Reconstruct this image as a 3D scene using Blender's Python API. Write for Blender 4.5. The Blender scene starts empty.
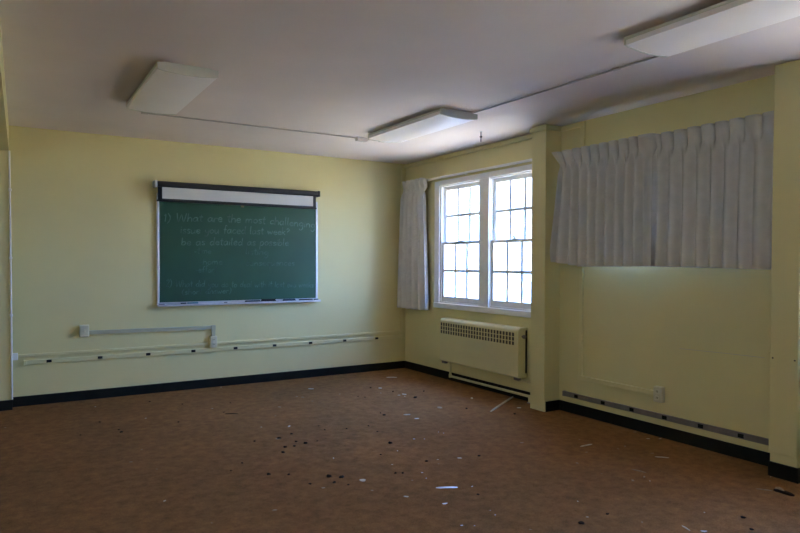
import bpy, bmesh, math, random
from mathutils import Vector, Matrix, noise
R = random.Random(7)
S = bpy.context.scene
COL = S.collection
H = 2.75                                   # ceiling height
CAM = Vector((-4.550951, -7.259518, 1.43516))

# ------------------------------------------------------------------ materials
def new_mat(name):
    m = bpy.data.materials.new(name); m.use_nodes = True
    nt = m.node_tree
    b = next(n for n in nt.nodes if n.type == 'BSDF_PRINCIPLED')
    return m, nt, b

def mat(name, col, rough=.6, metal=0., spec=.5, var=.0, scale=6., bump=0., bscale=60., detail=6.):
    """principled material with procedural colour variation and bump"""
    m, nt, b = new_mat(name)
    b.inputs['Roughness'].default_value = rough
    b.inputs['Metallic'].default_value = metal
    b.inputs['Specular IOR Level'].default_value = spec
    tc = nt.nodes.new('ShaderNodeTexCoord')
    nz = nt.nodes.new('ShaderNodeTexNoise'); nz.inputs['Scale'].default_value = scale; nz.inputs['Detail'].default_value = detail
    nt.links.new(tc.outputs['Object'], nz.inputs['Vector'])
    cr = nt.nodes.new('ShaderNodeValToRGB')
    cr.color_ramp.elements[0].position = .3; cr.color_ramp.elements[1].position = .7
    cr.color_ramp.elements[0].color = (*[c*(1-var) for c in col], 1)
    cr.color_ramp.elements[1].color = (*[min(1, c*(1+var)) for c in col], 1)
    nt.links.new(nz.outputs['Fac'], cr.inputs['Fac'])
    nt.links.new(cr.outputs['Color'], b.inputs['Base Color'])
    if bump:
        n2 = nt.nodes.new('ShaderNodeTexNoise'); n2.inputs['Scale'].default_value = bscale; n2.inputs['Detail'].default_value = 4
        nt.links.new(tc.outputs['Object'], n2.inputs['Vector'])
        bp = nt.nodes.new('ShaderNodeBump'); bp.inputs['Strength'].default_value = bump; bp.inputs['Distance'].default_value = .004
        nt.links.new(n2.outputs['Fac'], bp.inputs['Height']); nt.links.new(bp.outputs['Normal'], b.inputs['Normal'])
    return m

PAINT = (.67, .60, .31)
M = {}
M['paint'] = mat('yellow_paint', PAINT, .55, spec=.35, var=.03, scale=1.6, bump=.12, bscale=35)
M['paint_trim'] = mat('yellow_trim_paint', (.68, .61, .325), .45, spec=.4, var=.03, scale=9)
M['cream'] = mat('cream_enamel', (.65, .585, .325), .38, spec=.45, var=.025, scale=5)
M['ceiling'] = mat('ceiling_paint', (.76, .685, .66), .8, spec=.2, var=.05, scale=1.1, bump=.25, bscale=22)
M['white'] = mat('white_trim_paint', (.80, .79, .78), .4, spec=.4, var=.04, scale=12)
M['base'] = mat('black_vinyl_base', (.013, .012, .010), .5, spec=.15, var=.2, scale=8)
M['board'] = mat('green_chalkboard', (.023, .080, .042), .45, spec=.35, var=.14, scale=2.2)
M['alu'] = mat('brushed_aluminium', (.62, .62, .64), .38, metal=.7, var=.06, scale=30)
M['greyalu'] = mat('grey_metal_strip', (.22, .19, .185), .45, metal=.3, var=.08, scale=14)
M['black'] = mat('black_enamel', (.014, .014, .015), .4, spec=.45, var=.15, scale=20)
M['screen'] = mat('screen_fabric', (.60, .59, .55), .8, spec=.2, var=.02, scale=5)
M['fabric'] = mat('grey_curtain_fabric', (.615, .60, .58), .9, spec=.1, var=.05, scale=14, bump=.25, bscale=420)
M['fabric2'] = mat('pale_curtain_fabric', (.67, .655, .65), .9, spec=.1, var=.05, scale=14, bump=.25, bscale=420)
M['lens'] = mat('acrylic_lens', (.90, .865, .865), .35, spec=.4, var=.015, scale=3)
M['lamp'] = mat('lamp_housing_enamel', (.62, .63, .57), .45, spec=.4, var=.03, scale=7)
M['ivory'] = mat('ivory_plastic', (.62, .57, .40), .4, spec=.45, var=.03, scale=18)
M['greyrace'] = mat('grey_painted_raceway', (.44, .42, .29), .5, spec=.4, var=.05, scale=8)
M['dark'] = mat('dark_hole', (.008, .008, .008), .6, spec=.2, var=.2, scale=30)
M['brass'] = mat('dull_brass', (.22, .17, .09), .45, metal=.7, var=.1, scale=30)
M['rust'] = mat('brown_hook_metal', (.07, .045, .035), .5, metal=.4, var=.2, scale=40)
M['conduit'] = mat('painted_conduit', (.50, .45, .43), .55, spec=.3, var=.06, scale=10)
M['pale'] = mat('paint_flake', (.50, .45, .37), .7, spec=.3, var=.15, scale=60)
M['dull'] = mat('tan_flake', (.30, .22, .15), .8, spec=.2, var=.2, scale=60)
M['crumb'] = mat('dark_crumb', (.030, .020, .014), .9, spec=.04, var=.3, scale=80)
M['shard'] = mat('glassy_shard_sky_tint', (.62, .66, .80), .15, spec=.8, var=.1, scale=50)  # bluish base colour paints the reflected sky onto the glossy pieces
M['wood'] = mat('bare_wood', (.46, .38, .27), .7, spec=.2, var=.12, scale=25)
M['teal'] = mat('teal_chalk', (.07, .20, .26), .8, spec=.2, var=.1, scale=40)
M['slate'] = mat('slate_felt', (.07, .075, .10), .9, spec=.1, var=.2, scale=60)
M['felt'] = mat('brown_black_felt', (.035, .028, .028), .9, spec=.1, var=.2, scale=60)
M['chalk'] = mat('chalk_faint', (.105, .175, .135), .9, spec=.05, var=.35, scale=16)
M['chalk2'] = mat('chalk_fainter', (.070, .135, .102), .9, spec=.05, var=.4, scale=16)
M['ground'] = mat('dry_lawn', (.365, .31, .20), .9, spec=.1, var=.25, scale=.6)
M['siding'] = mat('pale_siding', (.30, .30, .31), .7, var=.04, scale=3)
M['bluepane'] = mat('distant_pane', (.20, .23, .28), .15, spec=.6, var=.05)
M['blocker'] = mat('sky_blocker_tan', (.33, .29, .19), .85, var=.2, scale=3)  # tan tone set to warm the fill through the added left windows
M['slot_shade'] = mat('grille_shadow_enamel', (.07, .06, .04), .7, var=.1)
M['roofing'] = mat('roofing', (.2, .19, .18), .9, var=.1)

# carpet: fine speckle, worn paler patches
def carpet():
    m, nt, b = new_mat('brown_carpet')
    b.inputs['Roughness'].default_value = 1; b.inputs['Specular IOR Level'].default_value = .04
    tc = nt.nodes.new('ShaderNodeTexCoord')
    a = nt.nodes.new('ShaderNodeTexNoise'); a.inputs['Scale'].default_value = 150; a.inputs['Detail'].default_value = 3
    c = nt.nodes.new('ShaderNodeTexNoise'); c.inputs['Scale'].default_value = .9; c.inputs['Detail'].default_value = 5
    for n in (a, c): nt.links.new(tc.outputs['Object'], n.inputs['Vector'])
    r1 = nt.nodes.new('ShaderNodeValToRGB'); r1.color_ramp.elements[0].position = .36; r1.color_ramp.elements[1].position = .64
    r1.color_ramp.elements[0].color = (.135, .068, .027, 1); r1.color_ramp.elements[1].color = (.315, .158, .060, 1)
    r2 = nt.nodes.new('ShaderNodeValToRGB'); r2.color_ramp.elements[0].position = .3; r2.color_ramp.elements[1].position = .72
    r2.color_ramp.elements[0].color = (.86, .86, .86, 1); r2.color_ramp.elements[1].color = (1.06, 1.04, 1.02, 1)
    e_ = nt.nodes.new('ShaderNodeTexNoise'); e_.inputs['Scale'].default_value = 14; e_.inputs['Detail'].default_value = 8; e_.inputs['Roughness'].default_value = .75
    nt.links.new(tc.outputs['Object'], e_.inputs['Vector'])
    ad = nt.nodes.new('ShaderNodeMix'); ad.data_type = 'FLOAT'; ad.inputs['Factor'].default_value = .55
    nt.links.new(a.outputs['Fac'], ad.inputs[2]); nt.links.new(e_.outputs['Fac'], ad.inputs[3])
    mx = nt.nodes.new('ShaderNodeMix'); mx.data_type = 'RGBA'; mx.blend_type = 'MULTIPLY'; mx.inputs['Factor'].default_value = 1
    nt.links.new(ad.outputs[0], r1.inputs['Fac']); nt.links.new(c.outputs['Fac'], r2.inputs['Fac'])
    nt.links.new(r1.outputs['Color'], mx.inputs[6]); nt.links.new(r2.outputs['Color'], mx.inputs[7])
    nt.links.new(mx.outputs[2], b.inputs['Base Color'])
    bp = nt.nodes.new('ShaderNodeBump'); bp.inputs['Strength'].default_value = .5; bp.inputs['Distance'].default_value = .006
    nt.links.new(a.outputs['Fac'], bp.inputs['Height']); nt.links.new(bp.outputs['Normal'], b.inputs['Normal'])
    return m
M['carpet'] = carpet()

def glass():
    m = bpy.data.materials.new('window_glass'); m.use_nodes = True
    nt = m.node_tree; nt.nodes.clear()
    o = nt.nodes.new('ShaderNodeOutputMaterial'); t = nt.nodes.new('ShaderNodeBsdfTransparent'); g = nt.nodes.new('ShaderNodeBsdfGlossy')
    g.inputs['Roughness'].default_value = .02; t.inputs['Color'].default_value = (.93, .95, .95, 1)
    lw = nt.nodes.new('ShaderNodeLayerWeight'); pw = nt.nodes.new('ShaderNodeMath'); pw.operation = 'POWER'; pw.inputs[1].default_value = 5
    f = nt.nodes.new('ShaderNodeMath'); f.operation = 'MULTIPLY_ADD'; f.inputs[1].default_value = .8; f.inputs[2].default_value = .03
    lw.inputs['Blend'].default_value = .5; nt.links.new(lw.outputs['Facing'], pw.inputs[0]); nt.links.new(pw.outputs[0], f.inputs[0])
    mx = nt.nodes.new('ShaderNodeMixShader')
    nt.links.new(f.outputs[0], mx.inputs[0]); nt.links.new(t.outputs[0], mx.inputs[1]); nt.links.new(g.outputs[0], mx.inputs[2])
    nt.links.new(mx.outputs[0], o.inputs['Surface'])
    return m
M['glass'] = glass()

# ------------------------------------------------------------------ mesh builder
class MB:
    def __init__(s): s.bm = bmesh.new()
    def box(s, a, b, bev=0., seg=2):
        lo = [min(a[i], b[i]) for i in range(3)]; hi = [max(a[i], b[i]) for i in range(3)]
        r = bmesh.ops.create_cube(s.bm, size=1.0)
        for v in r['verts']:
            v.co = Vector([(lo[i]+hi[i])/2 + v.co[i]*(hi[i]-lo[i]) for i in range(3)])
        if bev:
            es = {e for v in r['verts'] for e in v.link_edges}
            bmesh.ops.bevel(s.bm, geom=list(es), offset=bev, segments=seg, affect='EDGES', profile=.5)
        return s
    def tube(s, pts, rad, n=10, caps=True):
        pts = [Vector(p) for p in pts]; rings = []
        for i, p in enumerate(pts):
            t = (pts[min(i+1, len(pts)-1)] - pts[max(i-1, 0)]).normalized()
            a = Vector((0, 0, 1)) if abs(t.z) < .9 else Vector((0, 1, 0))
            u = t.cross(a).normalized(); w = t.cross(u).normalized()
            k = 1.0
            if 0 < i < len(pts)-1:
                d = (pts[i]-pts[i-1]).normalized().dot((pts[i+1]-pts[i]).normalized()); k = 1/max(.5, math.sqrt(max(.01, (1+d)/2)))
            r_ = rad[i] if isinstance(rad, (list, tuple)) else rad
            rings.append([s.bm.verts.new(p + (u*math.cos(2*math.pi*j/n) + w*math.sin(2*math.pi*j/n))*r_*min(k, 1.3)) for j in range(n)])
        for a, b in zip(rings, rings[1:]):
            for j in range(n): s.bm.faces.new((a[j], a[(j+1) % n], b[(j+1) % n], b[j]))
        if caps:
            s.bm.faces.new(rings[0][::-1]); s.bm.faces.new(rings[-1])
        return s
    def prism(s, prof, axis, a, b):
        """closed 2-D profile swept from a to b along axis (profile coords are the two other axes in order)"""
        def P(q, t):
            c = [0, 0, 0]; o = [i for i in range(3) if i != axis]
            c[axis] = t; c[o[0]] = q[0]; c[o[1]] = q[1]; return Vector(c)
        A = [s.bm.verts.new(P(q, a)) for q in prof]; B = [s.bm.verts.new(P(q, b)) for q in prof]
        n = len(prof)
        for j in range(n): s.bm.faces.new((A[j], A[(j+1) % n], B[(j+1) % n], B[j]))
        s.bm.faces.new(A[::-1]); s.bm.faces.new(B); return s
    def grid(s, P, thick=0.):
        """sheet through a 2-D array of points"""
        V = [[s.bm.verts.new(q) for q in row] for row in P]
        for i in range(len(V)-1):
            for j in range(len(V[0])-1): s.bm.faces.new((V[i][j], V[i+1][j], V[i+1][j+1], V[i][j+1]))
        return s
    def build(s, name, m, parent=None, smooth=False, origin=None):
        bmesh.ops.recalc_face_normals(s.bm, faces=s.bm.faces)
        if parent is not None: off = WORLD[parent.name]
        elif origin is not None: off = Vector(origin)
        else:
            vs = [v.co for v in s.bm.verts]
            off = Vector(((min(v.x for v in vs)+max(v.x for v in vs))/2, (min(v.y for v in vs)+max(v.y for v in vs))/2, min(v.z for v in vs)))
        for v in s.bm.verts: v.co -= off
        me = bpy.data.meshes.new(name); s.bm.to_mesh(me); s.bm.free()
        if smooth:
            for p in me.polygons: p.use_smooth = True
            try: me.set_sharp_from_angle(angle=math.radians(40))
            except Exception: pass
        me.materials.append(m)
        o = bpy.data.objects.new(name, me); COL.objects.link(o)
        if parent is not None: o.parent = parent
        else: o.location = off
        WORLD[o.name] = off
        return o
WORLD = {}
def tag(o, label, cat, group=None, kind=None):
    o['label'] = label; o['category'] = cat
    if group: o['group'] = group
    if kind: o['kind'] = kind
    return o
def thing(name, loc, label, cat, group=None):
    o = bpy.data.objects.new(name, None); o.empty_display_size = .05; COL.objects.link(o); o.location = loc
    WORLD[o.name] = Vector(loc); return tag(o, label, cat, group)
def struct(o, label=None, cat=None):
    o['kind'] = 'structure'
    if label: o['label'] = label
    if cat: o['category'] = cat
    return o

# ------------------------------------------------------------------ room shell
XL, YF = -9.4, -9.6           # far left wall, wall behind the camera
T = .26                       # wall thickness
def wall_with_holes(name, holes, label):
    """the window wall at x = 0 (outer face x = T), holes = (y0, y1, z0, z1)"""
    m = MB(); ys = sorted({YF, 0.0, *[h[0] for h in holes], *[h[1] for h in holes]})
    for a, b in zip(ys, ys[1:]):
        h = next((h for h in holes if h[0] <= a + 1e-6 and b - 1e-6 <= h[1]), None)
        if h is None: m.box((0, a, 0), (T, b, H))
        else:
            m.box((0, a, 0), (T, b, h[2])); m.box((0, a, h[3]), (T, b, H))
    return struct(m.build(name, M['paint']), label, 'wall')
W1 = (-2.56, -.815, .93, 2.375)
W2 = (-4.78, -3.20, 1.60, 2.22)
W3 = (-7.25, -5.50, .93, 2.375)
wall_with_holes('wall_right', (W1, W2, W3), 'yellow painted window wall on the right')
struct(MB().box((XL-T, 0, 0), (T, T, H)).build('wall_back', M['paint']), 'pale yellow back wall carrying the chalkboard', 'wall')
struct(MB().box((XL-T, YF-T, 0), (T, YF, H)).build('wall_front', M['paint']), 'yellow wall behind the viewpoint', 'wall')
W4 = (-8.2, -4.8, .93, 2.40)
struct(MB().box((XL-T, YF, 0), (XL, W4[0], H)).box((XL-T, W4[1], 0), (XL, 0, H)).box((XL-T, W4[0], 0), (XL, W4[1], W4[2])).box((XL-T, W4[0], W4[3]), (XL, W4[1], H)).build('wall_left', M['paint']), 'yellow wall at the far left beyond the beam', 'wall')
struct(MB().box((XL-T, YF-T, -.12), (T, T, 0)).build('floor', M['carpet']), 'worn brown carpet covering the floor', 'floor')
struct(MB().box((XL-T, YF-T, H), (T, T, H+.12)).build('ceiling', M['ceiling']), 'white plaster ceiling with faint stains', 'ceiling')
struct(MB().box((XL-T-.4, YF-T-.4, H+.12), (T+.25, T+.4, H+.3)).build('roof', M['roofing']), 'flat roof slab above the ceiling', 'roof')

# pillars and the beam
PD = -.205
def pillar(name, y0, y1, label, plinth=False):
    m = MB()
    if plinth:
        m.box((PD, y0, .163), (0, y1, H), .004); m.box((PD+.018, y0+.003, 0), (0, y1-.003, .164))
    else: m.box((PD, y0, 0), (0, y1, H), .004)
    return struct(m.build(name, M['paint']), label, 'pillar')
pillar('wall_pillar_center', -2.835, -2.645, 'narrow yellow wall pillar between the double window and the curtained recess')
pillar('wall_pillar_right', -5.125, -4.945, 'narrow yellow wall pillar at the right edge of the picture', True)
struct(MB().box((-4.95, -.13, 0), (-4.556, 0, H), .004).build('wall_pillar_left', M['paint']), 'yellow wall pillar at the left edge of the picture', 'pillar')
bm_ = MB(); A = [(-4.95, -.0), (-4.552, -.0), (-4.585, -3.0), (-4.66, -9.6), (-4.95, -9.6)]
bm_.prism(A, 2, 2.485, H)
struct(bm_.build('ceiling_beam', M['paint']), 'yellow ceiling beam running forward from the left pillar', 'beam')

# baseboards
def base(name, segs, label):
    m = MB()
    for a, b in segs: m.box(a, b, .003)
    return struct(m.build(name, M['base']), label, 'baseboard')
BH = .098
base('baseboard_back', [((-4.556, -.012, 0), (0, 0, BH))], 'black vinyl baseboard along the back wall')
base('baseboard_left', [((-4.95, -.142, 0), (-4.545, -.13, BH)), ((-4.556, -.14, 0), (-4.545, 0, BH))], 'black vinyl baseboard around the left pillar')
base('baseboard_right', [((-.012, -2.645, 0), (0, -.0, BH))], 'black vinyl baseboard below the double window')
base('baseboard_recess', [((-.012, -4.945, 0), (0, -2.835, BH)), ((PD+.02, -2.847, 0), (0, -2.835, BH)), ((PD+.004, -4.945, 0), (0, -4.941, BH))], 'black vinyl baseboard along the curtained recess')
base('baseboard_pillar', [((PD+.004, -5.131, 0), (PD+.022, -4.946, BH)), ((PD, -5.137, 0), (0, -5.124, BH))], 'black vinyl baseboard around the right pillar')

# thin yellow crown strip along the window wall, round the centre pillar, to the drop conduit
m = MB()
m.box((-.030, -2.645, 2.695), (0, -.0, 2.735), .003)
m.box((PD-.02, -2.852, 2.695), (PD, -2.628, 2.735), .003); m.box((PD, -2.645, 2.695), (0, -2.628, 2.735), .003); m.box((PD-.02, -2.855, 2.695), (0, -2.835, 2.735), .003)
m.box((-.030, -3.10, 2.695), (0, -2.835, 2.735), .003)
struct(m.build('trim_1', M['paint_trim']), 'thin yellow crown strip above the double window and around the pillar', 'trim')

# ------------------------------------------------------------------ windows
def sash(parent, y0, y1, z0, z1, x, th, lock=False, lift=False):
    w, mu = .046, .030
    m = MB()
    m.box((x-th/2, y0, z0), (x+th/2, y0+w, z1), .003); m.box((x-th/2, y1-w, z0), (x+th/2, y1, z1), .003)
    zb = .065 if lift else .034; zt = .034 if lift else .045
    m.box((x-th/2, y0+w, z0), (x+th/2, y1-w, z0+zb), .003); m.box((x-th/2, y0+w, z1-zt), (x+th/2, y1-w, z1), .003)
    gy0, gy1, gz0, gz1 = y0+w, y1-w, z0+zb, z1-zt
    for k in (1, 2):
        y = gy0 + (gy1-gy0)*k/3; m.box((x-th/2+.004, y-mu/2, gz0), (x+th/2-.004, y+mu/2, gz1))
    zc = (gz0+gz1)/2; m.box((x-th/2+.003, gy0, zc-mu/2), (x+th/2-.003, gy1, zc+mu/2))
    o = m.build('sash', M['white'], parent); WORLD[o.name] = WORLD[parent.name]
    MB().box((x-.0015, gy0, gz0), (x+.0015, gy1, gz1)).build('glass_pane', M['glass'], o)
    if lock:
        k = MB(); yc = (y0+y1)/2
        k.box((x-.03, yc-.028, z1), (x+.012, yc+.028, z1+.010), .003); k.tube([(x-.01, yc, z1+.010), (x-.012, yc, z1+.022), (x-.014, yc+.034, z1+.030)], [.009, .008, .006], 8)
        k.build('sash_lock', M['brass'], o)
    return o
def double_window(name, W, label):
    y0, y1, z0, z1 = W; c = (y0+y1)/2; mh = .085
    root = bpy.data.objects.new(name, None); COL.objects.link(root); root.location = (0, c, z0); WORLD[root.name] = Vector((0, c, z0)); struct(root, label, 'window')
    m = MB(); cw = .10
    m.box((-.022, y1, z0-.06), (0, y1+cw, z1+.062), .004); m.box((-.022, y0-.084, z0-.06), (0, y0, z1+.062), .004)
    m.box((-.021, y0, z1), (0, y1, z1+.062), .004); m.box((-.022, c-mh, z0), (0, c+mh, z1), .004)
    m.build('casing', M['white'], root)
    m = MB(); m.box((-.034, y0-.084, z0-.062), (.0, y1+cw, z0+.002), .006); m.box((0, y0, z0-.001), (T+.03, y1, z0+.018)); m.build('window_sill', M['white'], root)
    m = MB()                                                   # jamb linings and the mullion post
    for a, b in ((y1-.012, y1), (y0, y0+.012), (c-mh+.006, c+mh-.006)): m.box((0, a, z0), (T-.02, b, z1))
    m.box((0, y0, z1-.012), (T-.02, y1, z1))
    for a, b in ((c+mh-.006, y1-.012), (y0+.012, c-mh+.006)):   # parting stops
        for q in (a, b-.014): m.box((.092, q, z0), (.104, q+.014, z1)); m.box((.0, q, z0), (.010, q+.014, z1-.012))
    m.build('jamb', M['white'], root)
    zm = (z0+z1)/2 + .012
    for a, b in ((c+mh-.004, y1-.014), (y0+.014, c-mh+.004)):
        sash(root, a, b, z0+.018, zm+.017, .032, .036, True, True)
        sash(root, a, b, zm-.017, z1-.012, .072, .036)
    return root
double_window('window_1', W1, 'white double sash window with twelve small panes in each half, above the radiator')
double_window('window_3', W3, 'white double sash window beyond the right pillar')
# plain window behind the closed curtain
y0, y1, z0, z1 = W2
root = bpy.data.objects.new('window_2', None); COL.objects.link(root); root.location = (0, (y0+y1)/2, z0); WORLD[root.name] = Vector(root.location); struct(root, 'white framed window hidden behind the closed grey curtains', 'window')
m = MB(); m.box((-.02, y0-.06, z0-.06), (0, y1+.06, z0), .003); m.box((-.02, y0-.06, z1), (0, y1+.06, z1+.06), .003); m.box((-.02, y0-.06, z0), (0, y0, z1), .003); m.box((-.02, y1, z0), (0, y1+.06, z1), .003)
m.build('casing', M['white'], root)
m = MB()
for k in range(4):
    y = y0 + (y1-y0)*k/3; m.box((.05, y-.025, z0), (.09, y+.025, z1))
m.box((.05, y0, z0), (.09, y1, z0+.05)); m.box((.05, y0, z1-.05), (.09, y1, z1)); m.build('window_frame', M['white'], root)
MB().box((.068, y0, z0), (.072, y1, z1)).build('glass_pane', M['glass'], root)

# added unseen window band in the far left bay, lets in fill daylight
root = bpy.data.objects.new('window_4_added', None); COL.objects.link(root); root.location = (XL, -6.5, W4[2]); WORLD[root.name] = Vector(root.location); struct(root, 'added unseen row of white framed windows letting fill daylight into the far left bay', 'window')
m = MB()
for k in range(3):
    y = W4[0] + (W4[1]-W4[0])*k/2; m.box((XL-.12, y-.03, W4[2]), (XL-.06, y+.03, W4[3]))
for z in (W4[2], (W4[2]+W4[3])/2-.02, W4[3]-.05): m.box((XL-.12, W4[0], z), (XL-.06, W4[1], z+.05))
m.build('window_frame', M['white'], root)
MB().box((XL-.092, W4[0], W4[2]), (XL-.088, W4[1], W4[3])).build('glass_pane', M['glass'], root)

# ------------------------------------------------------------------ chalkboard
BX0, BX1, BZ0, BZ1 = -3.195, -1.300, .955, 2.175
cb = thing('chalkboard', ((BX0+BX1)/2, 0, BZ0), 'green chalkboard in an aluminium frame with faint handwriting on the back wall', 'chalkboard')
MB().box((BX0+.012, -.016, BZ0+.01), (BX1-.012, -.002, BZ1-.01)).build('board_surface', M['board'], cb)
m = MB(); fw_ = .024
m.box((BX0, -.024, BZ0), (BX0+fw_, 0, BZ1), .003); m.box((BX1-fw_, -.024, BZ0), (BX1, 0, BZ1), .003)
m.box((BX0+fw_, -.024, BZ1-.03), (BX1-fw_, 0, BZ1), .003); m.box((BX0+fw_, -.024, BZ0), (BX1-fw_, 0, BZ0+.03), .003)
m.build('frame', M['alu'], cb)
m = MB(); TR = [(-.022, BZ0-.004), (-.022, BZ0+.016), (-.026, BZ0+.006), (-.082, BZ0+.002), (-.086, BZ0+.011), (-.092, BZ0+.009), (-.092, BZ0-.010), (-.084, BZ0-.012)]
m.prism(TR, 0, BX0-.004, BX1+.012); m.build('chalk_tray', M['alu'], cb)

# single-stroke handwriting: x-height 1, ascender 2, descender -1; (advance, strokes)
F = {
'a': (1.15, [[(.85,.8),(.55,1),(.2,.8),(.1,.4),(.35,0),(.7,.25),(.86,.8)],[(.88,1),(.86,.3),(1.02,0)]]),
'b': (1.05, [[(.12,2),(.1,0)],[(.1,.6),(.5,1),(.85,.6),(.6,.05),(.1,.1)]]),
'c': (.98, [[(.85,.8),(.5,1),(.12,.6),(.3,.06),(.85,.18)]]),
'd': (1.15, [[(.85,.7),(.5,1),(.1,.5),(.4,0),(.85,.4)],[(.92,2),(.88,.3),(1,0)]]),
'e': (1.0, [[(.12,.5),(.8,.6),(.6,1),(.2,.8),(.12,.35),(.45,0),(.9,.2)]]),
'f': (.8, [[(.8,1.8),(.5,2),(.35,1.5),(.33,0)],[(.05,1),(.7,1.02)]]),
'g': (1.1, [[(.85,.8),(.5,1),(.1,.6),(.4,.1),(.85,.5)],[(.88,1),(.86,-.4),(.5,-.95),(.1,-.6)]]),
'h': (1.05, [[(.14,2),(.1,0)],[(.1,.6),(.5,1),(.82,.7),(.84,0)]]),
'i': (.45, [[(.15,1),(.17,0)],[(.17,1.4),(.22,1.5)]]),
'k': (1.0, [[(.12,2),(.1,0)],[(.8,1),(.12,.45)],[(.35,.6),(.85,0)]]),
'l': (.5, [[(.16,2),(.14,.3),(.32,0)]]),
'm': (1.55, [[(.1,1),(.1,0)],[(.1,.6),(.4,1),(.65,.7),(.66,0)],[(.66,.6),(1,1),(1.25,.7),(1.28,0)]]),
'n': (1.1, [[(.1,1),(.1,0)],[(.1,.6),(.5,1),(.82,.7),(.84,0)]]),
'o': (1.05, [[(.5,1),(.12,.6),(.3,.05),(.7,.1),(.88,.6),(.5,1)]]),
'p': (1.05, [[(.12,1),(.08,-1)],[(.1,.6),(.5,1),(.85,.6),(.6,.05),(.1,.1)]]),
'q': (1.1, [[(.85,.8),(.5,1),(.1,.6),(.4,.1),(.85,.5)],[(.88,1),(.88,-1)]]),
'r': (.8, [[(.1,1),(.1,0)],[(.1,.6),(.4,.98),(.75,.9)]]),
's': (.85, [[(.75,.85),(.4,1),(.15,.75),(.6,.4),(.6,.05),(.1,.1)]]),
't': (.75, [[(.35,1.8),(.33,.2),(.65,0)],[(.02,1.15),(.7,1.18)]]),
'u': (1.1, [[(.1,1),(.14,.2),(.45,0),(.82,.5)],[(.85,1),(.86,.2),(1,0)]]),
'w': (1.4, [[(.05,1),(.3,0),(.6,.8),(.9,0),(1.2,1)]]),
'y': (1.0, [[(.1,1),(.2,.35),(.5,.2),(.82,.6)],[(.85,1),(.75,-.4),(.4,-.95),(.1,-.7)]]),
'W': (2.0, [[(.05,2),(.4,0),(.9,1.6),(1.35,0),(1.8,2)]]),
'1': (.6, [[(.1,1.6),(.3,2),(.28,0)]]),
'2': (1.0, [[(.1,1.6),(.45,2),(.8,1.5),(.1,0),(.9,.05)]]),
')': (.8, [[(.1,2.1),(.5,1.3),(.45,.4),(.1,-.3)]]),
'(': (.8, [[(.55,2.0),(.2,1.2),(.2,.4),(.55,-.3)]]),
'?': (1.0, [[(.1,1.6),(.45,2),(.8,1.5),(.4,1),(.4,.6)],[(.4,.1),(.44,.05)]]),
'-': (.8, [[(.05,.6),(.65,.62)]]),
' ': (.85, []),
}
def smooth_line(p, n=4):
    if len(p) < 3: return [Vector((*q, 0)) for q in p]
    P = [Vector((*q, 0)) for q in p]; P = [P[0]] + P + [P[-1]]; out = []
    for i in range(1, len(P)-2):
        a, b, c, d = P[i-1:i+3]
        for k in range(n):
            t = k/n
            out.append(.5*((2*b) + (-a+c)*t + (2*a-5*b+4*c-d)*t*t + (-a+3*b-3*c+d)*t**3))
    return out + [P[-2]]
def write(text, x0, z0, x1, z1, xh, material, bow=0., w=.0044):
    m = MB(); tot = sum(F[c][0] for c in text); k = (x1-x0)/tot; x = 0.; Y = -.0175
    for c in text + ' ':
        bm = m.bm
        if c == ' ':
            m.build('chalk_word', material, cb); m = MB(); x += F[c][0]; continue
        adv, strokes = F[c]; jz = R.uniform(-.06, .06)*xh; js = R.uniform(.9, 1.1)
        for st in strokes:
            pts = []
            for q in smooth_line(st):
                u = (x + q.x)/tot
                pts.append(Vector((x0 + (x+q.x)*k + q.y*xh*.10, z0 + (z1-z0)*u + bow*4*u*(1-u) + jz + q.y*xh*js, 0)))
            prev = None
            for i, q in enumerate(pts):
                t = (pts[min(i+1, len(pts)-1)]-pts[max(i-1, 0)]); t = t.normalized() if t.length > 1e-6 else Vector((1, 0, 0))
                n = Vector((-t.y, t.x, 0))*w*R.uniform(.7, 1.2)
                cur = [bm.verts.new((q.x+n.x, -.016, q.y+n.y)), bm.verts.new((q.x, Y, q.y)), bm.verts.new((q.x-n.x, -.016, q.y-n.y))]
                if prev:
                    for j in (0, 1): bm.faces.new((prev[j], cur[j], cur[j+1], prev[j+1]))
                prev = cur
        x += adv
write('1) What are the most challenging', -3.125, 1.862, -1.328, 1.850, .046, M['chalk'], .030, .0055)
write('issue you faced last week?', -2.95, 1.745, -1.665, 1.757, .043, M['chalk'], .006, .005)
write('be as detailed as possible', -2.94, 1.612, -1.675, 1.628, .043, M['chalk'], .004, .005)
write('-time', -2.80, 1.520, -2.61, 1.522, .034, M['chalk2'])
write('listing', -2.215, 1.522, -1.93, 1.510, .036, M['chalk2'])
write('-home', -2.745, 1.400, -2.48, 1.398, .034, M['chalk2'])
write('consequences', -2.215, 1.388, -1.60, 1.388, .036, M['chalk2'])
write('-effort', -2.79, 1.310, -2.545, 1.312, .034, M['chalk2'])
write('2) What did you do to deal with it last two weeks', -3.105, 1.155, -1.350, 1.118, .037, M['chalk2'], 0, .0042)
write('(short answer)', -2.94, 1.066, -2.375, 1.070, .032, M['chalk2'])

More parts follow.
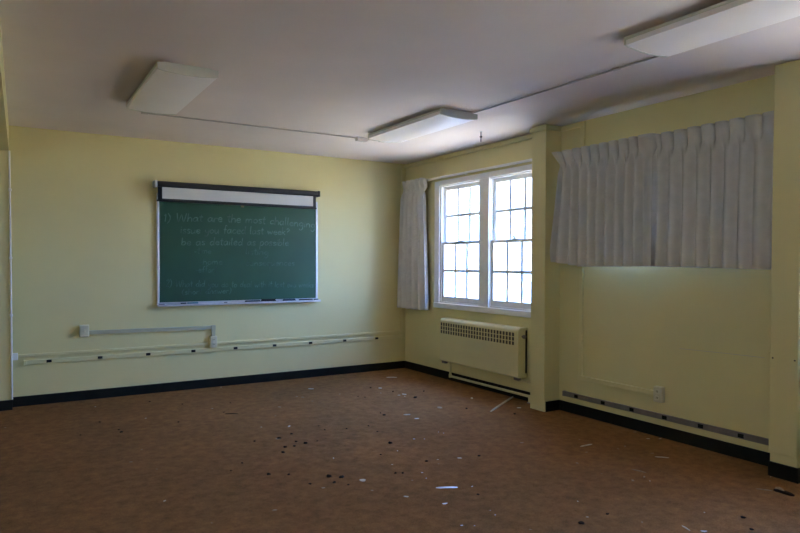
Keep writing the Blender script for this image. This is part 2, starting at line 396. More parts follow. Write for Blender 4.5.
# things lying on the tray
TZ = BZ0 + .004
def tray_box(x0, x1, h, mt, name, label, cat, y0=-.078, y1=-.034, bev=.004, strip=None):
    if strip is None:
        return tag(MB().box((x0, y0, TZ), (x1, y1, TZ+h), bev).build(name, mt), label, cat)
    t = thing(name, ((x0+x1)/2, (y0+y1)/2, TZ), label, cat)
    MB().box((x0, y0, TZ), (x1, y1, TZ+h*.55), .003).build('felt_pad', M['felt'], t)
    MB().box((x0+.004, y0+.004, TZ+h*.55), (x1-.004, y1-.004, TZ+h), .003).build('back', strip, t)
    return t
tray_box(-2.955, -2.895, .020, M['slate'], 'chalk_stub', 'short grey chalk stub left of the teal piece on the tray', 'chalk', -.07, -.045)
tray_box(-2.885, -2.765, .022, M['teal'], 'chalk_holder', 'teal blue chalk piece on the left half of the tray', 'chalk', -.072, -.045, .008)
tray_box(-3.185, -3.125, .012, M['slate'], 'chalk_fragment', 'flat grey fragment at the far left end of the tray', 'chalk', -.075, -.04)
tag(MB().tube([(-2.475, -.055, TZ+.006), (-2.44, -.053, TZ+.006)], .006, 8).build('chalk_crumb', M['dark']), 'tiny dark crumb on the middle of the chalk tray', 'chalk')
tray_box(-2.230, -2.050, .024, None, 'chalkboard_eraser', 'long slate blue topped felt eraser left of the brown one on the tray', 'eraser', strip=M['slate'])
tray_box(-2.035, -1.862, .032, None, 'chalkboard_eraser', 'tall brown black felt eraser on the right half of the tray', 'eraser', strip=M['felt'])
tray_box(-1.765, -1.610, .026, None, 'chalkboard_eraser', 'slate blue felt eraser right of the brown one on the tray', 'eraser', strip=M['slate'])
def marker(x0, x1, label):
    t = thing('marker_pen', ((x0+x1)/2, -.06, TZ), label, 'pen'); r = .011
    MB().tube([(x0, -.06, TZ+r), (x1-.05, -.06, TZ+r)], r, 12).build('barrel', M['black'], t, True)
    MB().tube([(x1-.05, -.06, TZ+r), (x1-.004, -.06, TZ+r), (x1, -.06, TZ+r)], [r*1.08, r*1.08, r*.7], 12).build('cap', M['slate'], t, True)
marker(-1.560, -1.385, 'long black marker pen near the right end of the chalk tray')
tray_box(-1.365, -1.310, .020, M['slate'], 'chalk_piece', 'short grey blue chalk piece at the right end of the tray', 'chalk', -.072, -.045)

# ------------------------------------------------------------------ pull-down projection screen
ps = thing('projection_screen', (-2.27, -.07, 2.08), 'black cased pull down projection screen hanging just below its roller in front of the chalkboard', 'projection screen')
SC = -.085
m = MB(); prof = [(SC+.035, 2.236), (SC+.035, 2.296), (SC-.02, 2.296), (SC-.036, 2.282), (SC-.036, 2.246), (SC-.022, 2.234)]
m.prism(prof, 0, -3.205, -1.335); m.build('roller_case', M['black'], ps)
for a, b, mt in ((-3.232, -3.205, M['alu']), (-1.335, -1.310, M['black'])):
    MB().box((a, SC-.040, 2.230), (b, SC+.085, 2.300), .005).build('end_cap', mt, ps)
sheet = MB().box((-3.150, SC-.002, 2.112), (-1.390, SC+.001, 2.240)).build('screen_sheet', M['screen'], ps)
m = MB(); m.box((-3.196, SC-.0025, 2.085), (-3.150, SC+.0015, 2.240)); m.box((-1.390, SC-.0025, 2.085), (-1.352, SC+.0015, 2.240)); m.box((-3.150, SC-.0025, 2.095), (-1.390, SC+.0015, 2.112)); m.build('screen_border', M['black'], sheet)
bar = MB().box((-3.205, SC-.010, 2.078), (-1.345, SC+.010, 2.098), .004).build('bottom_bar', M['black'], ps)
MB().box((-2.285, SC-.004, 2.058), (-2.250, SC+.004, 2.080), .003).build('pull_tab', M['brass'], bar)

def race(m, a, b, axis, wall):
    """surface raceway: narrow base against the wall, wider snap-on cover; axis = run, wall = 0 (x) or 1 (y)"""
    lo = [min(a[i], b[i]) for i in range(3)]; hi = [max(a[i], b[i]) for i in range(3)]
    ca, cb_ = lo[:], hi[:]; ca[wall], cb_[wall] = lo[wall], -.007; m.box(ca, cb_, .003)
    ba, bb = lo[:], hi[:]; ba[wall], bb[wall] = -.008, 0
    k = 3-axis-wall; ba[k] += .006; bb[k] -= .006; m.box(ba, bb)

# ------------------------------------------------------------------ wall raceways, outlet strips and boxes (back wall)
rc = thing('wall_raceway', (-2.3, 0, .49), 'thin yellow raceway running along the whole back wall and up its right corner', 'raceway')
m = MB(); race(m, (-4.535, -.022, .486), (-.050, 0, .514), 0, 1); race(m, (-.078, -.022, .486), (-.050, 0, 2.70), 2, 1); m.build('channel', M['paint_trim'], rc)
MB().box((-4.545, -.03, .462), (-4.495, 0, .530), .004).build('corner_box', M['white'], rc)
def plug_strip(label, p0, axis, length, h, d, mt, outlets, ow, oh):
    t = thing('plug_strip', p0, label, 'outlet strip'); x, y, z = p0
    if axis == 0:
        m = MB(); race(m, (x, -d, z-h/2), (x+length, 0, z+h/2), 0, 1); m.build('channel', mt, t)
        for q in outlets: MB().box((q-ow/2, -d-.003, z-oh/2), (q+ow/2, -d+.004, z+oh/2), .002).build('receptacle', M['dark'], t)
        for q in (x, x+length-.03): MB().box((q, -d-.003, z-h/2-.002), (q+.03, 0, z+h/2+.002), .003).build('end_cap', mt, t)
    else:
        m = MB(); race(m, (-d, y, z-h/2), (0, y+length, z+h/2), 1, 0); m.build('channel', mt, t)
        m = MB().box((-d-.002, y+.02, z-.004), (-d+.004, y+length-.02, z+.002)); m.build('cover_seam', mt, t)
        for q in outlets: MB().box((-d-.003, q-ow/2, z-oh/2), (-d+.004, q+ow/2, z+oh/2), .002).build('receptacle', M['dark'], t)
        for q in (y, y+length-.03): MB().box((-d-.003, q, z-h/2-.002), (0, q+.03, z+h/2+.002), .003).build('end_cap', mt, t)
plug_strip('long yellow outlet strip with nine black sockets low on the back wall', (-4.45, 0, .430), 0, 4.40, .044, .020, M['paint_trim'],
           (-4.228, -3.762, -3.289, -2.812, -2.334, -1.860, -1.393, -.923, -.454), .046, .027)
plug_strip('grey metal outlet strip with six black sockets low in the curtained recess', (0, -4.94, .175), 1, 2.04, .046, .026, M['greyalu'],
           (-3.073, -3.389, -3.699, -4.019, -4.336, -4.652), .044, .030)

sw = thing('switch_box', (-3.905, 0, .66), 'ivory surface box at the left end of the thick grey raceway', 'wall box')
MB().box((-3.955, -.045, .655), (-3.865, 0, .778), .006).build('box', M['ivory'], sw)
plate = MB().box((-3.950, -.049, .660), (-3.870, -.044, .773), .003).build('cover_plate', M['ivory'], sw)
MB().box((-3.917, -.058, .703), (-3.903, -.048, .730), .002).build('toggle', M['ivory'], plate)
tw = thing('wall_raceway', (-3.2, 0, .67), 'thick grey green raceway between the two ivory boxes below the chalkboard', 'raceway')
m = MB(); m.prism([(-3.866, .677), (-3.866, .717), (-2.570, .703), (-2.570, .585), (-2.608, .585), (-2.608, .664)], 1, -.030, 0); m.build('channel', M['greyrace'], tw)
MB().box((-2.614, -.034, .655), (-2.565, 0, .708), .004).build('elbow', M['greyrace'], tw)
def outlet_box(label, parts):
    t = thing('outlet_box', parts['loc'], label, 'wall outlet'); T_ = parts['T']
    def bx(name, a, b, bev, mt): return MB().box(T_(*a), T_(*b), bev).build(name, mt, t)
    bx('box', (-.040, 0, -.064), (.040, .045, .064), .006, M['ivory']); bx('cover_plate', (-.036, .044, -.060), (.036, .049, .060), .003, M['ivory'])
    for dz in (-.026, .026):
        rec = bx('receptacle', (-.017, .048, dz-.016), (.017, .051, dz+.016), .004, M['ivory'])
        s_ = MB()
        for dx in (-.0085, .0055): s_.box(T_(dx, .0505, dz-.007), T_(dx+.003, .0515, dz+.009))
        s_.build('slots', M['dark'], rec)
outlet_box('ivory outlet box at the lower right end of the grey raceway', dict(loc=(-2.592, 0, .458), T=lambda a, d, c: (-2.592+a, -d, .522+c)))
outlet_box('ivory outlet box low in the recess below the closed curtains', dict(loc=(0, -3.965, .290), T=lambda a, d, c: (-d, -3.965+a, .355+c)))
# drop raceway in the recess
dr = thing('wall_raceway', (0, -3.11, .34), 'yellow raceway dropping behind the closed curtain to the recess outlet box', 'raceway')
m = MB(); race(m, (-.030, -3.137, .340), (0, -3.100, 2.735), 2, 0); race(m, (-.030, -3.93, .340), (0, -3.100, .378), 1, 0); m.build('channel', M['paint_trim'], dr)
MB().box((-.032, -3.143, .336), (0, -3.094, .382), .004).build('elbow', M['paint_trim'], dr)
# conduit up the left pillar corner
vc = thing('wall_conduit', (-4.548, -.14, .10), 'white vertical conduit on the corner of the left pillar', 'conduit')
MB().tube([(-4.547, -.136, .10), (-4.547, -.136, 1.3), (-4.549, -.136, 2.485)], .0075, 10).build('pipe', M['white'], vc, True)
for z in (.9, 1.45, 2.1): MB().box((-4.561, -.150, z), (-4.534, -.130, z+.025), .003).build('strap', M['white'], vc)

# ------------------------------------------------------------------ radiator and pipes
rd = thing('radiator', (-.065, -1.69, .245), 'cream convector radiator with a slotted grille and pipes below the double window', 'radiator')
RX = -.13; Ya, Yb = -2.385, -1.0
m = MB(); prof = [(-.004, .245), (RX+.012, .245), (RX, .257), (RX, .720)] + [(RX+.038-.038*math.cos(a), .720+.038*math.sin(a)) for a in [k*math.pi/12 for k in range(1, 7)]] + [(-.004, .758)]
m.prism(prof, 1, Ya+.006, Yb-.006); m.build('body', M['cream'], rd, True)
for a, b in ((Ya, Ya+.007), (Yb-.007, Yb)):
    m = MB(); m.prism([(q[0]+.001 if q[0] < -.05 else q[0], q[1]) for q in prof], 1, a, b); m.build('end_panel', M['cream'], rd, True)
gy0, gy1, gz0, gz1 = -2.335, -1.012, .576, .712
MB().box((RX-.0015, gy0, gz0), (RX+.006, gy1, gz1)).build('grille_shade_plate', M['slot_shade'], rd)  # dark plate paints the shade behind the grille bars
m = MB(); n = 27
for k in range(n+1):
    y = gy0 + (gy1-gy0)*k/n; m.box((RX-.006, y-.0075, gz0), (RX-.001, y+.0075, gz1), .0015, 1)
for k in range(4):
    z = gz0 + (gz1-gz0)*k/3; m.box((RX-.005, gy0, z-.004), (RX-.0012, gy1, z+.004), .0015, 1)
m.build('grille', M['cream'], rd)
m = MB(); m.tube([(-.075, Ya, .672), (-.075, Ya-.022, .672)], .010, 10); m.tube([(-.075, Ya-.022, .672), (-.075, Ya-.040, .672)], .020, 12); m.build('damper_knob', M['greyalu'], rd, True)
MB().box((-.030, Ya-.010, .29), (-.016, Ya+.002, .735), .002).build('side_seam', M['dark'], rd)
for y in (-1.045, -2.33): MB().box((-.11, y-.035, .215), (-.07, y+.035, .247), .004).build('bracket', M['greyalu'], rd)
hp = rd
PX, PZ = -.045, .062
m = MB(); m.tube([(PX, -1.10, .245), (PX, -1.10, PZ+.015), (PX, -1.11, PZ+.003), (PX, -1.125, PZ), (PX, -2.445, PZ+.003), (PX, -2.468, PZ-.002), (PX, -2.475, PZ-.014), (PX, -2.475, .0)], .0135, 12); m.build('return_pipe', M['cream'], hp, True)
m = MB(); m.tube([(PX, -2.25, .245), (PX, -2.25, .222), (PX, -2.262, .211), (PX, -2.275, .208), (PX, -2.645, .208)], .0135, 12); m.build('supply_pipe', M['cream'], hp, True)
for p, q in (((PX, -1.10, PZ+.022), (PX, -1.10, PZ-.016)), ((PX, -2.475, PZ+.016), (PX, -2.475, .012)), ((PX, -2.285, .208), (PX, -2.33, .208))):
    MB().tube([p, q], .019, 12).build('pipe_fitting', M['cream'], hp, True)
MB().tube([(PX, -2.475, .0), (PX, -2.475, .006)], .03, 16).build('floor_flange', M['greyalu'], hp, True)

# ------------------------------------------------------------------ curtains
def curtain(parts, label, name, mt, ya, yb, ztop, zbot, pleats, depth, x0, hdr=.115, yspread=None, xspread=None, sag=None, seed=1, ridge=True):
    """pinch-pleated sheet from y=ya to y=yb; pleats = positions (0..1) of the pinches"""
    rr = random.Random(seed); n = 30*len(pleats); rows = 46
    P = []; ph = [rr.uniform(-.25, .25) for _ in pleats]; dp = [rr.uniform(.75, 1.2) for _ in pleats]
    ed = [0.0] + [(a+b)/2 for a, b in zip(pleats, pleats[1:])] + [1.0]
    for i in range(n+1):
        u = i/n
        k = max(j for j in range(len(pleats)) if ed[j] <= u + 1e-9); c = pleats[k]
        s = (u-c)/((ed[k+1]-c) if u >= c else (c-ed[k])) if (ed[k+1]-c) > 0 else 0      # -1..1 inside this pleat
        col = []
        for j in range(rows+1):
            v = j/rows; z = ztop + (zbot(u)-ztop)*v; hz = (ztop-z)
            wh = min(1, max(0, hz/hdr))                               # 0 at the top, 1 at the pinch
            bump_h = (1-abs(s)**(3.5+5*wh))                               # flat panels, sharp creases between
            bump_b = (abs(s)**1.05 if ridge == 1 else max(0, .5-.5*math.cos(math.pi*s))**.7)                                       # below the pinches the fabric runs in ridges
            t = min(1, max(0, (hz-hdr*.75)/.13)); t = t*t*(3-2*t)
            d = (depth*(.70-.10*wh)*bump_h)*(1-t) + depth*(.9+.1*dp[k])*bump_b*t*(1+.2*v)
            lean = -.022*(1-wh) if hz < hdr else 0
            y = ya + (yb-ya)*u; x = x0 - d + lean - .012*math.sin(6*u+seed)*v
            y += .004*math.sin(5*v+seed+3*u)*t
            if yspread: y += yspread(u, v)
            if xspread: x += xspread(u, v)
            col.append(Vector((x, y, z + (.006*bump_h*(1-wh) if j == 0 else 0))))
        P.append(col)
    o = MB().grid(P).build(name, mt, parts, True) if parts else MB().grid(P).build(name, mt, None, True)
    sd = o.modifiers.new('thickness', 'SOLIDIFY'); sd.thickness = .003; sd.offset = 0
    return o
g = 'grey pinch pleated curtains drawn closed over the recess window'
cu = curtain(None, '', 'curtain', M['fabric'], -2.93, -3.962, 2.478, lambda u: 1.440-.045*min(1, u*4)+.010*u, [.018, .115, .205, .30, .40, .495, .60, .70, .80, .885], .050, -.082,
             yspread=lambda u, v: .105*(1-u)**9*(max(0, 1-v*8) + min(1, max(0, v-.12)*1.15)), seed=3, ridge=2)
tag(cu, 'left hand grey pinch pleated curtain drawn closed, next to the narrow pillar', 'curtain', g)
cu = curtain(None, '', 'curtain', M['fabric'], -3.906, -4.935, 2.470, lambda u: 1.405-.016*u, [.035, .135, .25, .365, .475, .58, .69, .80, .93], .052, -.048, seed=8, ridge=2)
tag(cu, 'right hand grey pinch pleated curtain drawn closed, reaching the right pillar', 'curtain', g)
cu = curtain(None, '', 'curtain', M['fabric2'], -.095, -.605, 2.492, lambda u: .828, [.07, .26, .46, .67, .90], .080, -.050,
             yspread=lambda u, v: -.085*v*u + .03*v*(1-u), xspread=lambda u, v: -.035*v*(1-u), seed=5, ridge=2)
tag(cu, 'pale grey curtain pushed open into the corner left of the double window', 'curtain')
def rod(y0, y1, z, label):
    t = thing('curtain_rod', (-.05, (y0+y1)/2, z), label, 'curtain rod')
    MB().box((-.044, y0, z-.012), (-.024, y1, z+.014), .003).build('rail', M['white'], t)
    for y in (y0+.06, (y0+y1)/2, y1-.06): MB().box((-.026, y-.012, z-.016), (0, y+.012, z+.010), .002).build('bracket', M['white'], t)
rod(-2.643, -.04, 2.474, 'white curtain rail above the double window')
rod(-4.94, -2.842, 2.448, 'white curtain rail holding the closed curtains in the recess')

# ------------------------------------------------------------------ fluorescent ceiling lights
def lamp():
    t = thing('ceiling_light', (0, 0, H), '', 'ceiling light', 'wraparound fluorescent lights on the ceiling')
    w, L = .195, .64
    pts = lambda e: [(-w-e, H-.012), (-w-e, H-.058)] + [(x*(w+e)/1.0, H-.058-e-.014*math.cos(x*math.pi/2)) for x in [k/8 for k in range(-7, 8)]] + [(w+e, H-.058), (w+e, H-.012)]
    MB().box((-.16, -L+.02, H-.016), (.16, L-.02, H)).build('housing', M['lamp'], t)
    m = MB(); m.prism(pts(0), 1, -L+.010, L-.010); m.build('lens', M['lens'], t, True)
    for a, b in ((-L, -L+.011), (L-.011, L)):
        m = MB(); m.prism(pts(.0035), 1, a, b); m.build('end_plate', M['lamp'], t)
    m = MB()
    for s in (-1, 1): m.box((s*w-.004*s, -L+.012, H-.030), (s*(w+.003), L-.012, H-.012))
    m.build('side_rail', M['lamp'], t)
    return t
def copy_tree(o, loc):
    c = o.copy(); COL.objects.link(c); c.location = loc
    for ch in list(o.children):
        d = ch.copy(); COL.objects.link(d); d.parent = c
    return c
L0 = lamp(); lights = [((-3.525, -2.25), 'white fluorescent ceiling light at the left, in front of the chalkboard'),
          ((-1.235, -2.20), 'white fluorescent ceiling light nearest the double window and the room corner'),
          ((-1.315, -5.43), 'large looking white fluorescent ceiling light at the top right, nearest the viewer')]
for i, (p, lb) in enumerate(lights):
    o = L0 if i == 0 else copy_tree(L0, (0, 0, H))
    o.location = (p[0], p[1], H); o['label'] = lb
def conduit(pts, label, boxes=(), r=.0065):
    t = thing('ceiling_conduit', pts[0], label, 'conduit')
    MB().tube(pts, r, 10).build('pipe', M['conduit'], t, True)
    for p, s in boxes: MB().box((p[0]-s[0], p[1]-s[1], H-s[2]), (p[0]+s[0], p[1]+s[1], H), .003).build('junction_box', M['conduit'], t)
conduit([(-3.525, -1.30, H-.010), (-1.10, -1.30, H-.010)], 'thin conduit crossing the ceiling between the left light and the light by the window',
        [((-1.37, -1.30), (.06, .03, .038)), ((-3.53, -1.30), (.028, .022, .018)), ((-1.12, -1.30), (.035, .018, .022))])
conduit([(-1.09, -2.83, H-.010), (-1.05, -4.80, H-.010)], 'thin conduit on the ceiling between the window side light and the nearest light', [((-1.05, -4.35), (.014, .03, .014))])
hk = thing('ceiling_hook', (-.51, -2.235, H-.11), 'small brown metal hook hanging from the ceiling in front of the double window', 'hook')
MB().tube([(-.51, -2.235, H), (-.51, -2.235, H-.105)], .0045, 8).build('rod', M['rust'], hk, True)
MB().tube([(-.51, -2.235, H-.045), (-.51, -2.235, H-.05), (-.51, -2.235, H-.06), (-.51, -2.235, H-.066)], [.005, .013, .013, .005], 10).build('collar', M['rust'], hk, True)
MB().tube([(-.51, -2.235, H), (-.51, -2.235, H-.004)], .018, 12).build('ceiling_plate', M['white'], hk, True)

# small screws on the right pillar
for y, lb in ((-5.105, 'right of the two small brown screws on the right pillar'), (-4.965, 'left of the two small brown screws on the right pillar')):
    tag(MB().tube([(PD-.006, y, .80), (PD, y, .80)], [.004, .006], 8).build('wall_screw', M['rust']), lb, 'screw')

m = MB()
for a, b, z, q in ((-4.80, -4.48, .762, .757), (-4.48, -4.13, .757, .748)): m.prism([(a, z), (b, q), (b, q+.003), (a, z+.003)], 0, -.0015, .001)
struct(m.build('trim_2', M['conduit']), 'faint horizontal seam in the recess wall paint below the closed curtains', 'trim')

# ------------------------------------------------------------------ debris on the carpet
f_, yaw, pit, rol, ppy = 633.45990, 0.5514946, -0.0221591, 0.0030432, 275.97364
fwv = Vector((math.sin(yaw)*math.cos(pit), math.cos(yaw)*math.cos(pit), math.sin(pit)))
rv = Vector((math.cos(yaw), -math.sin(yaw), 0)); uv = rv.cross(fwv)
r2 = rv*math.cos(rol) + uv*math.sin(rol); u2 = -rv*math.sin(rol) + uv*math.cos(rol)
def ground(px, py):
    """spot on the carpet where a piece of litter lies, measured from the photograph"""
    d = fwv + r2*((px-400)/f_) + u2*((ppy-py)/f_); t = -CAM.z/d.z
    return CAM + d*t, t
def flake_mesh(rr, mt, elong, name, th=.10):
    m = MB(); n = rr.choice((5, 6, 7)); pr = []
    for k in range(n):
        a = 2*math.pi*k/n + rr.uniform(-.25, .25); r = rr.uniform(.36, .55); pr.append((r*math.cos(a), r*math.sin(a)/elong))
    m.prism(pr, 2, 0, th)
    for v in m.bm.verts: v.co.z += .16*(v.co.x**2)*rr.uniform(.6, 1.2)
    o = m.build(name, mt, None, False, (0, 0, 0)); return o
def crumb_mesh(rr, mt, name):
    m = MB(); bmesh.ops.create_icosphere(m.bm, subdivisions=2, radius=.5)
    sd = Vector((rr.uniform(0, 50), rr.uniform(0, 50), 0))
    for v in m.bm.verts:
        v.co *= 1 + .5*noise.noise(v.co*2.4 + sd); v.co.z = max(v.co.z, -.3)*.62 + .18
    return m.build(name, mt, None, False, (0, 0, 0))
KINDS = {
 'w': ('paint_flake', 'pale', 1.7, 'small pale paint flake lying on the brown carpet', 'paint flake', 'pale paint flakes scattered on the carpet'),
 'u': ('carpet_crumb', 'dull', 1.5, 'dull tan crumb lying on the brown carpet', 'crumb', 'tan crumbs scattered on the carpet'),
 'b': ('glass_chip', 'shard', 1.5, 'tiny shiny bluish chip lying on the brown carpet', 'chip', 'shiny bluish chips scattered on the carpet'),
 'd': ('dark_crumb', 'crumb', 1.2, 'small dark crumb lying on the brown carpet', 'crumb', 'dark crumbs scattered on the carpet'),
}
proto = {}; first = {}
rr = random.Random(21)
for k, (nm, mt, el, *_ ) in KINDS.items():
    proto[k] = [crumb_mesh(rr, M[mt], nm) if k == 'd' else flake_mesh(rr, M[mt], el*rr.uniform(.8, 1.3), nm) for _ in range(4)]
used = set()
def put(k, px, py, wpx):
    p, t = ground(px, py); size = wpx*t/f_
    o = rr.choice(proto[k])
    if o.name in used: o = o.copy(); COL.objects.link(o)
    used.add(o.name)
    sc = max(.008, size*(1.15 if k != 'd' else .95)); o.scale = (sc, sc*rr.uniform(.7, 1.1), sc*rr.uniform(.7, 1.0)); o.location = (p.x, p.y, .0005); o.rotation_euler = (0, 0, rr.uniform(-.5, .5) - yaw + (0 if rr.random() < .7 else 1.2))
    nm, mt, el, lb, cat, grp = KINDS[k]; tag(o, lb, cat, grp); return o
A4 = '''w146,83,16 w343,81,12 u122,107,9 u56,135,9 w83,190,13 w413,99,14 w397,101,8 d443,108,12 w605,110,15 u513,137,19 w420,157,19 w449,168,14 u475,37,10 w740,137,13
w210,281,8 w293,345,19 u320,373,8 w571,281,13 b440,226,6 b470,226,5 b510,206,4 b524,209,4 w418,391,14 b528,411,14 b577,473,8 b613,474,5 b606,362,8 b672,443,6 b658,430,4
b463,322,6 b475,338,5 w508,285,6 u510,297,5 u435,344,6 w378,299,6 w393,260,6 u42,430,13 d25,328,13 w4,192,5
d372,238,13 d355,158,10 d316,80,6 d380,91,7 d344,152,5 d468,90,8 d590,140,8 d728,155,8 u52,226,14 d90,212,8 d103,234,9 d130,239,12 d98,247,9 d72,250,11 d66,265,12 d163,232,5
d197,334,16 d233,336,15 d212,351,12 d143,355,9 u181,366,10 d252,357,7 d82,328,8 d387,324,8 d408,324,8 d345,271,7 d310,189,6 d247,197,5 d168,189,5 d626,275,9 d476,290,10 d623,385,9 u748,237,10
d300,107,5 u228,98,6 u150,118,6 u105,105,6 d185,200,5 d335,205,5 d280,105,4 w414,104,5 u345,95,6'''
A5 = '''u190,207,7 u163,238,10 w165,347,8 u328,149,8 u300,190,9 u280,197,6 w366,168,9 w400,168,9 u378,210,8 u322,288,12 w371,289,8 u355,278,14 w193,392,8 d176,411,17 u349,407,8 w527,379,6
b525,433,15 d637,394,13 d661,428,11 u30,428,8 w716,277,6 u233,268,5 u85,172,5 u170,170,5 d250,384,10'''
A3 = '''w272,134,5 w607,139,5 w416,167,6 d428,120,6 w632,78,5 u745,192,6 d727,233,8 u405,256,6 u374,292,9 d692,295,6 d660,317,5 w470,403,10 u605,466,6 d285,178,6 d347,207,9 d230,215,5 d521,127,5
d510,178,6 d658,123,5 d640,150,5 u787,160,5 d797,225,12 u15,194,6 u448,312,5 d340,200,6'''
for txt, ox, oy in ((A4, 260, 360), (A5, 520, 380), (A3, 0, 360)):
    for w in txt.split():
        a, b, c = w[1:].split(','); put(w[0], ox + float(a)/2.857, oy + float(b)/2.857, float(c)/2.857)
def strip(name, px0, py0, px1, py1, wid, th, mt, label, cat):
    a, _ = ground(px0, py0); b, _ = ground(px1, py1); d = (b-a); d.z = 0; L = d.length; d.normalize(); n = Vector((-d.y, d.x, 0))
    m = MB(); bm = m.bm; rows = []
    for k in range(7):
        t = k/6; c = a + d*L*t; w = wid*(.5 if k in (0, 6) else R.uniform(.85, 1.1))/2; lift = th*.6*math.sin(math.pi*t)
        rows.append([bm.verts.new((c+n*w)[:2] + (.001,)), bm.verts.new((c+n*w*.8)[:2] + (th+lift,)), bm.verts.new((c-n*w*.8)[:2] + (th+lift,)), bm.verts.new((c-n*w)[:2] + (.001,))])
    for p, q in zip(rows, rows[1:]):
        for j in range(4): bm.faces.new((p[j], p[(j+1) % 4], q[(j+1) % 4], q[j]))
    bm.faces.new(rows[0][::-1]); bm.faces.new(rows[-1])
    return tag(m.build(name, mt), label, cat)
strip('wood_lath', 490.5, 412, 514, 396.5, .022, .008, M['wood'], 'long thin pale wooden lath lying on the carpet before the radiator', 'wood strip')
strip('glass_shard', 436, 488, 457.5, 487.5, .022, .003, M['shard'], 'long bright bluish shard lying on the carpet in the foreground', 'shard')
strip('paint_strip', 386.5, 377.5, 397, 377.5, .035, .004, M['pale'], 'long narrow pale flake nearest the back corner of the room', 'paint flake')
strip('plaster_strip', 580.5, 446.8, 592, 444.5, .012, .004, M['pale'], 'thin pale splinter on the carpet in front of the narrow pillar', 'splinter')
strip('plaster_strip', 655, 457, 669, 458, .012, .003, M['pale'], 'thin pale splinter on the carpet nearest the recess wall', 'splinter')
strip('plaster_strip', 632, 469.5, 646, 473, .012, .003, M['dull'], 'dull thin splinter on the carpet left of the right pillar', 'splinter')
strip('plaster_strip', 682, 526, 690, 531, .008, .003, M['pale'], 'thin pale splinter at the bottom edge of the picture', 'splinter')
strip('carpet_thread', 225, 414, 238, 414, .008, .004, M['crumb'], 'dark thread lying on the carpet below the chalkboard', 'thread')
t = strip('slate_fragment', 774, 490.5, 794, 496.5, .030, .010, M['crumb'], 'long dark fragment lying on the carpet at the foot of the right pillar', 'fragment')
strip('tile_chip', 776, 489.5, 784, 493.5, .018, .016, M['dull'], 'grey tan chip resting on the left end of the long dark fragment', 'chip')
strip('carpet_thread', 756, 489, 772, 491, .008, .003, M['dull'], 'thin brown thread on the carpet left of the long dark fragment', 'thread')

# ------------------------------------------------------------------ outside ground, sky, sun
struct(MB().box((-30, -45, -.5), (60, 45, -.4)).build('ground_outside', M['ground']), 'sunlit ground outside the windows', 'ground')
nb = thing('neighbouring_building', (8, 9, -.4), 'pale neighbouring building washed out by daylight beyond the double window', 'building'); nb['kind'] = 'structure'
m = MB(); m.box((1.5, 6.0, -.4), (15, 12, 4.6))
for k in range(24): m.prism([(5.985, -.35+.2*k), (5.998, -.15+.2*k), (6.0, -.15+.2*k), (6.0, -.35+.2*k)], 0, 1.5, 15)
m.build('siding_wall', M['siding'], nb)
m = MB(); m.prism([(5.6, 4.6), (9, 6.4), (12.4, 4.6)], 0, 1.2, 15.3); m.build('roof', M['roofing'], nb)
for x in (4.9, 7.4, 9.9):
    wf = MB(); wf.box((x-.55, 5.94, .9), (x+.55, 6.0, 2.5)); wf = wf.build('window_frame', M['white'], nb)
    MB().box((x-.46, 5.93, .98), (x+.46, 5.945, 2.42)).build('pane', M['bluepane'], wf)
wb = MB().box((-24, -22, -.4), (-17, 14, 6.5)).build('sky_blocker', M['blocker']); struct(wb, 'added unseen brick building outside the far left bay', 'building')  # added unseen mass: blocks sky and warms fill through the left windows
w = bpy.data.worlds.new('sky'); S.world = w; w.use_nodes = True; nt = w.node_tree
bg = next(n for n in nt.nodes if n.type == 'BACKGROUND')
tc = nt.nodes.new('ShaderNodeTexCoord'); sp = nt.nodes.new('ShaderNodeSeparateXYZ'); cr = nt.nodes.new('ShaderNodeValToRGB')
nt.links.new(tc.outputs['Generated'], sp.inputs[0]); nt.links.new(sp.outputs['Z'], cr.inputs['Fac']); nt.links.new(cr.outputs['Color'], bg.inputs['Color'])
cr.color_ramp.elements[0].position = 0.; cr.color_ramp.elements[0].color = (.36, .57, 1.08, 1)
cr.color_ramp.elements[1].position = .8; cr.color_ramp.elements[1].color = (.15, .35, 1.05, 1)
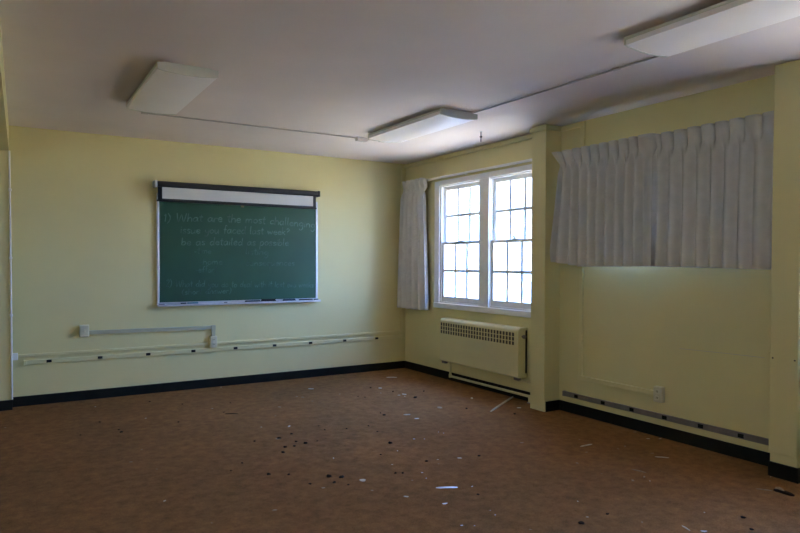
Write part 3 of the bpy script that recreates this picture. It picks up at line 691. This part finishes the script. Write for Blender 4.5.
e = cr.color_ramp.elements.new(.25); e.color = (.27, .50, 1.05, 1)
bg.inputs['Strength'].default_value = 10.0
sun = bpy.data.lights.new('sun', 'SUN'); sun.energy = 38; sun.angle = .01; sun.color = (1, .95, .86)
so = bpy.data.objects.new('sun', sun); COL.objects.link(so); so.rotation_euler = Vector((.0, -.6, -.8)).to_track_quat('-Z', 'Y').to_euler(); so.location = (-5, -5, 12)
for nm, W in (('sky_portal', W1), ('sky_portal', W2), ('sky_portal', W3), ('sky_portal', W4)):
    a = bpy.data.lights.new(nm, 'AREA'); a.shape = 'RECTANGLE'; a.size = W[1]-W[0]; a.size_y = W[3]-W[2]; a.cycles.is_portal = True
    ao = bpy.data.objects.new(nm, a); COL.objects.link(ao); ao.location = (T+.01, (W[0]+W[1])/2, (W[2]+W[3])/2)
    if W is W4: ao.location.x = XL-T-.01
    ao.rotation_euler = (Matrix(((0, 0, 1), (1, 0, 0), (0, 1, 0))) if W is not W4 else Matrix(((0, 0, -1), (-1, 0, 0), (0, 1, 0)))).to_euler()      # local -Z looks into the room, local X along the wall

# ------------------------------------------------------------------ camera
cd = bpy.data.cameras.new('camera'); cam = bpy.data.objects.new('camera', cd); COL.objects.link(cam); S.camera = cam
cd.sensor_width = 36; cd.sensor_fit = 'HORIZONTAL'; cd.lens = f_/800*36
cd.shift_y = (ppy - 266.5)/800
bk = -fwv
cam.matrix_world = Matrix(((r2.x, u2.x, bk.x, CAM.x), (r2.y, u2.y, bk.y, CAM.y), (r2.z, u2.z, bk.z, CAM.z), (0, 0, 0, 1)))
cd.clip_start = .05

S.view_settings.view_transform = 'Standard'; S.view_settings.look = 'None'; S.view_settings.gamma = 1; S.view_settings.use_curve_mapping = False
S.view_settings.exposure = 2.08
cy = S.cycles
cy.max_bounces = 10; cy.diffuse_bounces = 7; cy.glossy_bounces = 4; cy.transparent_max_bounces = 12
cy.use_denoising = True; cy.sample_clamp_indirect = 6; cy.caustics_reflective = False; cy.caustics_refractive = False
